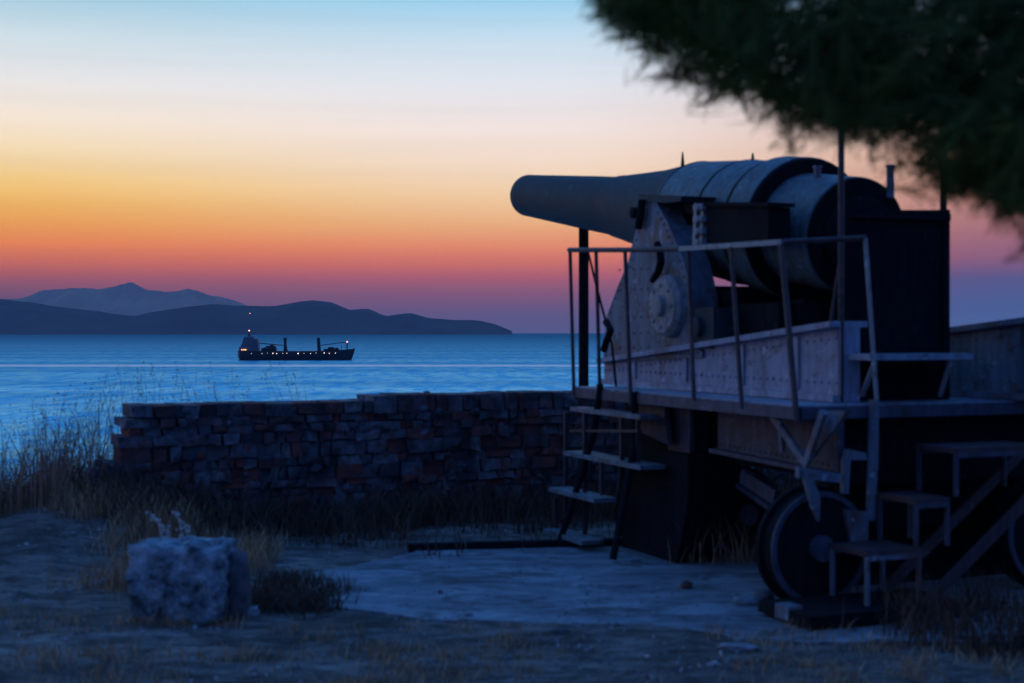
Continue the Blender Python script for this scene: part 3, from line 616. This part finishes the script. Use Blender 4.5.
# ------------------------------------------------------------------ stones
def rock(name, loc, size, mat, label, cat, seed, rz=0, rough=.12, cube=0.0, group=None):
    import bmesh
    bm = bmesh.new(); bmesh.ops.create_icosphere(bm, subdivisions=5 if size[0] > .2 else 3, radius=1)
    for v in bm.verts:
        d = v.co.normalized(); m = max(abs(d.x), abs(d.y), abs(d.z)); e = d/m
        p = d.lerp(e, cube); nz_ = noise.fractal(p*1.9 + Vector((seed, 0, 0)), 1, 2, 5); n2_ = noise.fractal(p*6 + Vector((seed, 3, 0)), 1, 2, 4)
        v.co = Vector((p.x*size[0], p.y*size[1], p.z*size[2]))*(1 + rough*nz_ + rough*.8*n2_)
    me = bpy.data.meshes.new(name); bm.to_mesh(me); bm.free(); me.materials.append(M[mat])
    for p in me.polygons: p.use_smooth = True
    o = bpy.data.objects.new(name, me); COL.objects.link(o); o.location = loc; o.rotation_euler = (0, 0, rz); tag(o, label, cat, group); return o
p = gnd(177, 626); blk = rock('stone_block', (p.x, p.y+.2, .235 + ground_h(p.x, p.y+.2)), (.29, .22, .24), 'block_stone', 'rough squared stone block standing in the grass in front of the wall', 'stone', 3, R(-6), .085, .94)
p = gnd(232, 626); pst = rock('block_side', (p.x+.0, p.y+.22, .18), (.06, .1, .24), 'mortar', 'dark narrow piece added as the shaded right side face of the pale block', 'stone', 8, 0, .1, .8)  # separate dark piece for the block's side face, shade in its colour
for px, py, s_, mt, lb in ((247, 616, (.09, .07, .04), 'pale_stone', 'small pale flat stone on the ground right of the stone block'),
        (686, 590, (.045, .04, .035), 'brown_stone', 'small reddish stone lying on the concrete left of the wheel'),
        (748, 606, (.10, .06, .035), 'pale_stone', 'light broken stone slab beside the rear wheel'),
        (764, 603, (.07, .06, .05), 'mortar', 'dark rock against the front of the rear wheel'),
        (738, 651, (.11, .05, .022), 'pale_stone', 'flat pale stone on the soil nearest the camera, below the wheel'),
        (440, 595, (.02, .02, .015), 'mortar', 'tiny dark pebble in the middle of the concrete'),
        (316, 592, (.05, .04, .02), 'pale_stone', 'pale chip at the left corner of the concrete'),
        (468, 618, (.03, .03, .015), 'pale_stone', 'small pale chip on the front of the concrete'),
        (100, 590, (.05, .05, .04), 'pale_stone', 'rounded pale stone left of the stone block on the path'),
        (560, 634, (.06, .04, .018), 'mortar', 'flat dark stone at the ragged front edge of the concrete')):
    p = gnd(px, py); rock('loose_stone', (p.x, p.y, ground_h(p.x, p.y)+s_[2]*.5 + (.008 if 8.7 < p.y < 12 and p.x > -1.3 else 0)), s_, mt, lb, 'stone', px*.1, px, .25, .3, 'loose stones on the ground')

# ------------------------------------------------------------------ grasses
def blades(name, P, H, Wd, lean, mat, segs=3, heads=0, label=None, cat=None, dirb=None, kind='stuff'):
    n = len(P); ang = rng.uniform(0, 2*np.pi, n); ln = rng.uniform(.1, 1, n)*lean*H
    dx = np.cos(ang)*ln; dy = np.sin(ang)*ln
    if dirb is not None: dx += dirb*H*rng.uniform(.2, 1, n)
    wa = rng.uniform(0, np.pi, n); V = []; Fc = []; base = 0
    t = np.linspace(0, 1, segs+1); rows = []
    for k in range(segs+1):
        w = Wd*(1 - t[k]**2*.92)/2; c = P + np.stack([dx*t[k]**2, dy*t[k]**2, H*t[k]*(1-.15*t[k])], 1)
        o = np.stack([np.cos(wa)*w, np.sin(wa)*w, 0*w], 1); rows += [c-o, c+o]
    A = np.stack(rows, 1).reshape(-1, 3); m = 2*(segs+1)
    idx = np.arange(n)[:, None]*m
    fs = [np.stack([idx[:, 0]+2*k, idx[:, 0]+2*k+1, idx[:, 0]+2*k+3, idx[:, 0]+2*k+2], 1) for k in range(segs)]
    fs = np.concatenate(fs)
    if heads:
        tip = A.reshape(n, m, 3)[:, -2:, :].mean(1); add = []; q = []
        cnt = len(A)
        for j in range(heads):
            c = tip + rng.normal(0, 1, (n, 3))*np.array([.006, .006, .022]) + np.array([0, 0, -.02*j])
            r_ = rng.uniform(.004, .010, (n, 1)); a1 = rng.normal(0, 1, (n, 3)); a2 = rng.normal(0, 1, (n, 3))
            a1 /= np.linalg.norm(a1, axis=1, keepdims=True); a2 /= np.linalg.norm(a2, axis=1, keepdims=True)
            vv = np.stack([c-a1*r_, c-a2*r_, c+a1*r_, c+a2*r_], 1).reshape(-1, 3); add.append(vv)
            i0 = cnt + np.arange(n)*4; q.append(np.stack([i0, i0+1, i0+2, i0+3], 1)); cnt += 4*n
        A = np.concatenate([A] + add); fs = np.concatenate([fs] + q)
    me = quads(name, A, fs); me.materials.append(M[mat]); o = bpy.data.objects.new(name, me); COL.objects.link(o)
    tag(o, label, cat, None, kind); return o
def quads(name, A, fs):
    me = bpy.data.meshes.new(name); me.vertices.add(len(A)); me.vertices.foreach_set('co', A.astype(np.float32).ravel())
    me.loops.add(len(fs)*4); me.loops.foreach_set('vertex_index', fs.astype(np.int32).ravel())
    me.polygons.add(len(fs)); me.polygons.foreach_set('loop_start', np.arange(0, len(fs)*4, 4, dtype=np.int32)); me.polygons.foreach_set('loop_total', np.full(len(fs), 4, dtype=np.int32))
    me.update(calc_edges=True); me.validate(); return me
def scatter(fn, n, clump=0, cr=.1):
    out_ = []
    if clump:
        cs = [fn() for _ in range(clump)]
        while len(out_) < n:
            c = random.choice(cs); out_.append((c[0]+random.gauss(0, cr), c[1]+random.gauss(0, cr)))
    else: out_ = [fn() for _ in range(n)]
    return np.array([(x, y, ground_h(x, y)-.01) for x, y in out_])
def H(n, a_, b_): return rng.uniform(a_, b_, n)
u = random.uniform
# tall weeds on the cliff edge left of the wall
P = scatter(lambda: (u(-6.6, -3.75), u(11.9, 13.6)), 4200, 200, .12); h = (.2 + .75*rng.uniform(0, 1, len(P))**1.9)*np.interp(P[:, 0], [-6.5, -5, -4.2, -3.6], [.62, .75, 1.15, 1.5])
blades('tall_weeds', P, h, H(len(P), .005, .012), .45, 'weed', 4, 5, 'tall dry seeding weeds on the cliff edge left of the stone wall', 'weeds', .1)
P = scatter(lambda: (u(-7.2, -3.7), u(12.75, 14.3)), 8000, 260, .14); h = H(len(P), .08, .42)
blades('undergrowth', P, h, H(len(P), .006, .016), .6, 'dark_grass', 3, 0, 'dark matted undergrowth at the foot of the tall weeds', 'weeds')
P = scatter(lambda: (u(-3.9, -2.0), u(13.6, 14.2)), 95, 26, .12); P[:, 2] = .25; h = H(len(P), 1.1, 1.5)
blades('grass_stalks', P, h, H(len(P), .004, .008), .22, 'weed', 5, 7, 'thin seeding grass stalks showing over the left end of the wall', 'grass', -.16)
def wallfoot():
    t = u(-.3, 8.5); d = random.expovariate(1/.42)
    p = W0 + WD*t - WN*(d+.08); return (p.x, p.y)
P = scatter(wallfoot, 15000, 620, .10); h = (.06 + .42*rng.uniform(0, 1, len(P))**2)
blades('wall_grass', P, h, H(len(P), .006, .014), .7, 'dark_grass', 3, 0, 'dark dry grass growing along the foot of the stone wall', 'grass')
def fore(): 
    while True:
        y = u(6.6, 9.9); x = u(-3.6, 3.6)
        m = noise.noise((x*.8, y*1.6, 5))
        if y > 8.6 and x > -1.3: continue
        if m > -.05: return (x, y)
P = scatter(fore, 6500, 230, .07); h = H(len(P), .02, .12)
blades('foreground_grass', P, h, H(len(P), .004, .009), .9, 'dry_grass', 3, 0, 'short dry grass patches on the soil nearest the camera', 'grass')
P = scatter(lambda: (u(-3.2, -1.9), u(9.6, 11.8)), 2600, 46, .09); h = H(len(P), .05, .28)
blades('block_grass', P, h, H(len(P), .005, .010), .7, 'dry_grass', 3, 0, 'pale brown dry grass around and behind the stone block', 'grass')
P = scatter(lambda: (blk.location.x + u(-.36, .40), blk.location.y - .2 + u(-.06, .1)), 420, 40, .035); h = H(len(P), .03, .12)
blades('base_grass', P, h, H(len(P), .004, .008), .8, 'dry_grass', 3, 0, 'short dry grass banked against the foot of the stone block', 'grass')
P = scatter(lambda: (u(-1.75, -1.2), u(9.1, 10.2)), 2200, 60, .08); h = H(len(P), .04, .16)
blades('brown_tuft', P, h, H(len(P), .005, .010), .8, 'dark_grass', 3, 0, 'low brown tuft of grass between the block and the concrete', 'grass')
P = scatter(lambda: (u(1.35, 2.5), u(11.0, 13.2)), 4200, 90, .09); h = H(len(P), .10, .55)
blades('platform_grass', P, h, H(len(P), .004, .009), .55, 'dry_grass', 3, 0, 'dry grass tufts growing through the floor between the gun wheels', 'grass')
P = scatter(lambda: (u(2.3, 5.0), u(7.9, 9.2)), 5000, 120, .1); h = H(len(P), .06, .38)
blades('corner_grass', P, h, H(len(P), .005, .010), .6, 'dark_grass', 3, 0, 'dark tall grass in front of the rear stairs at the right', 'grass')

P = scatter(lambda: (u(-3.75, -2.7), u(11.5, 12.4)), 1500, 26, .09); h = H(len(P), .05, .30)
blades('mound_grass', P, h, H(len(P), .005, .010), .7, 'dry_grass', 3, 0, 'golden dry grass on the bank at the left end of the wall', 'grass')
# gravel and litter strewn over floor and soil
n_ = 5200; gx = rng.uniform(-4.2, 4.2, n_); gy = 6.4 + 5.6*rng.uniform(0, 1, n_)**1.1; b = MB()
for x, y in zip(gx, gy):
    if noise.noise((x*1.1, y*1.1, 12)) < -.05: continue
    z = ground_h(x, y) + (.010 if (8.7 < y < 12 and x > -1.2) else 0); r_ = .005 + (.010 if 8.7 < y < 12 and x > -1.2 else .022)*random.random()**3
    v_ = [Vector((random.gauss(0, 1), random.gauss(0, 1), random.gauss(0, .7))).normalized()*r_ for _ in range(2)]
    c = Vector((x, y, z + r_*.3)); e1, e2 = v_[0], v_[1]; e3 = Vector((0, 0, r_*.7))
    b.add([c+e1, c+e2, c-e1, c-e2, c+e3, c-e3], [(0, 1, 4), (1, 2, 4), (2, 3, 4), (3, 0, 4), (1, 0, 5), (2, 1, 5), (3, 2, 5), (0, 3, 5)])
tag(b.build('gravel', 'gravel', sharp=0), 'fine gravel and grit strewn over the concrete and soil', 'gravel', None, 'stuff')

# pale dried plant behind the block
pp = gnd(172, 590); dp = empty('dried_plant', (pp.x, pp.y, ground_h(pp.x, pp.y)-.02)); tag(dp, 'dried plant with pale curling seed stalks rising behind the stone block', 'plant')
for pts_ in (((168, 560), (163, 540), (158, 522), (150, 513)), ((178, 560), (182, 540), (180, 524), (175, 512)), ((174, 560), (170, 545), (168, 535), (161, 524)), ((184, 560), (187, 545), (187, 533), (184, 524))):
    b = MB(); q = [at(x, y, pp.y) - dp.location for x, y in pts_]; q = [Vector((0, 0, .0))] + q
    b.tube(q, [.006, .007, .006, .006, .004], 6)
    for i in range(26):
        t = random.uniform(1.3, 3.98); k = int(t); c = q[k].lerp(q[min(k+1, 4)], t-k) + Vector((random.gauss(0, .012), random.gauss(0, .02), random.gauss(0, .01)))
        b.lathe(c, (random.gauss(0, 1), random.gauss(0, 1), 1.5), [(-.014, .002), (-.006, .009), (.006, .009), (.016, .002)], 6)
    b.build('stalk', 'pale_stalk', dp, sharp=0)

# ------------------------------------------------------------------ pine at the right
tree = empty('pine_tree', (2.9, 3.9, 0)); tag(tree, 'dark pine tree whose drooping needle boughs hang over the gun from the right', 'tree')
def limb(b, pts, r0, r1): b.tube(pts, list(np.linspace(r0, r1, len(pts))), 9)
b = MB(); limb(b, [(0, 0, -.2), (.03, .02, .8), (-.05, .05, 1.9), (-.02, 0, 3.2), (.1, .1, 5), (.05, .05, 6.6)], .26, .06)
b.build('trunk', 'bark', tree)
TB = Vector(tree.location)
# lower outline of the crown over the gun: (x, z) in metres at about five metres from the camera
LO = [(.10, 3.12), (.22, 2.98), (.50, 2.80), (.68, 2.66), (.90, 2.555), (1.20, 2.45), (1.36, 2.41), (1.52, 2.33), (1.72, 2.20), (1.85, 2.12), (2.3, 2.15), (3.0, 2.2), (4.5, 2.4), (5.5, 3.2)]
lx = np.array([p_[0] for p_ in LO]); lz = np.array([p_[1] for p_ in LO])
random.seed(5); tips = []
for i in range(8600):
    y = random.uniform(3.0, 4.2); x = random.uniform(.045*y + .06, 4.0); y5 = y/3.4
    top = min(6.0, 2.62 + (x-.14)*1.6)
    zl = 1.8 + (np.interp(x*5/3.4/y5**.6, lx, lz) - 1.8)*3.4/5*y5**.6
    zl += .045 + .09*noise.noise((x*4, y*4, 2)) + .06*noise.noise((x*11, y*11, 4))
    z_ = zl + random.expovariate(1/.42)
    if z_ > top: continue
    if noise.noise((x*3.4, y*3.4, z_*3.4)) < -.08: continue
    tips.append((x, y, z_))
tips = np.array(tips)
# branches: main limbs from the trunk out into the crown
b = MB(); trunk_c = Vector((3.9, 5.6, 0))
for k in range(16):
    t = tips[random.randrange(len(tips))]; t = Vector(t); h0 = min(6.0, max(2.2, t.z - .5 + random.uniform(-.2, .9)))
    s0 = Vector((2.9, 3.9, h0)); md = s0.lerp(t, .5) + Vector((random.uniform(-.1, .1), random.uniform(-.1, .1), .22)); 
    q = [s0 - TB, s0.lerp(md, .5) + Vector((0, 0, .06)) - TB, md - TB, md.lerp(t, .55) + Vector((0, 0, .03)) - TB, t - TB]; limb(b, q, .045, .006)
b.build('branch', 'bark', tree, sharp=0)
# twigs with needles: each needle a thin blade
n_t = len(tips); per = 46
pos = np.repeat(tips, per, 0)
out_d = np.stack([-.55 + rng.normal(0, .5, n_t), rng.normal(0, .6, n_t), -.25 + rng.normal(0, .35, n_t)], 1); out_d /= np.linalg.norm(out_d, axis=1, keepdims=True)
od = np.repeat(out_d, per, 0); tt = rng.uniform(0, .2, (len(pos), 1)); base = pos - od*tt
nd = od*1.1 + rng.normal(0, .5, base.shape); nd /= np.linalg.norm(nd, axis=1, keepdims=True); ln = rng.uniform(.05, .10, (len(pos), 1))
tipn = base + nd*ln + np.array([0, 0, -.006]); sd = np.cross(nd, rng.normal(0, 1, nd.shape)); sd /= np.linalg.norm(sd, axis=1, keepdims=True); sd *= .0018
A = np.stack([base-sd, base+sd, tipn+sd*.4, tipn-sd*.4], 1).reshape(-1, 3) - np.array(TB); i0 = np.arange(len(pos))*4
me = quads('needles', A, np.stack([i0, i0+1, i0+2, i0+3], 1)); me.materials.append(M['needles'])
o = bpy.data.objects.new('crown', me); COL.objects.link(o); o.parent = tree
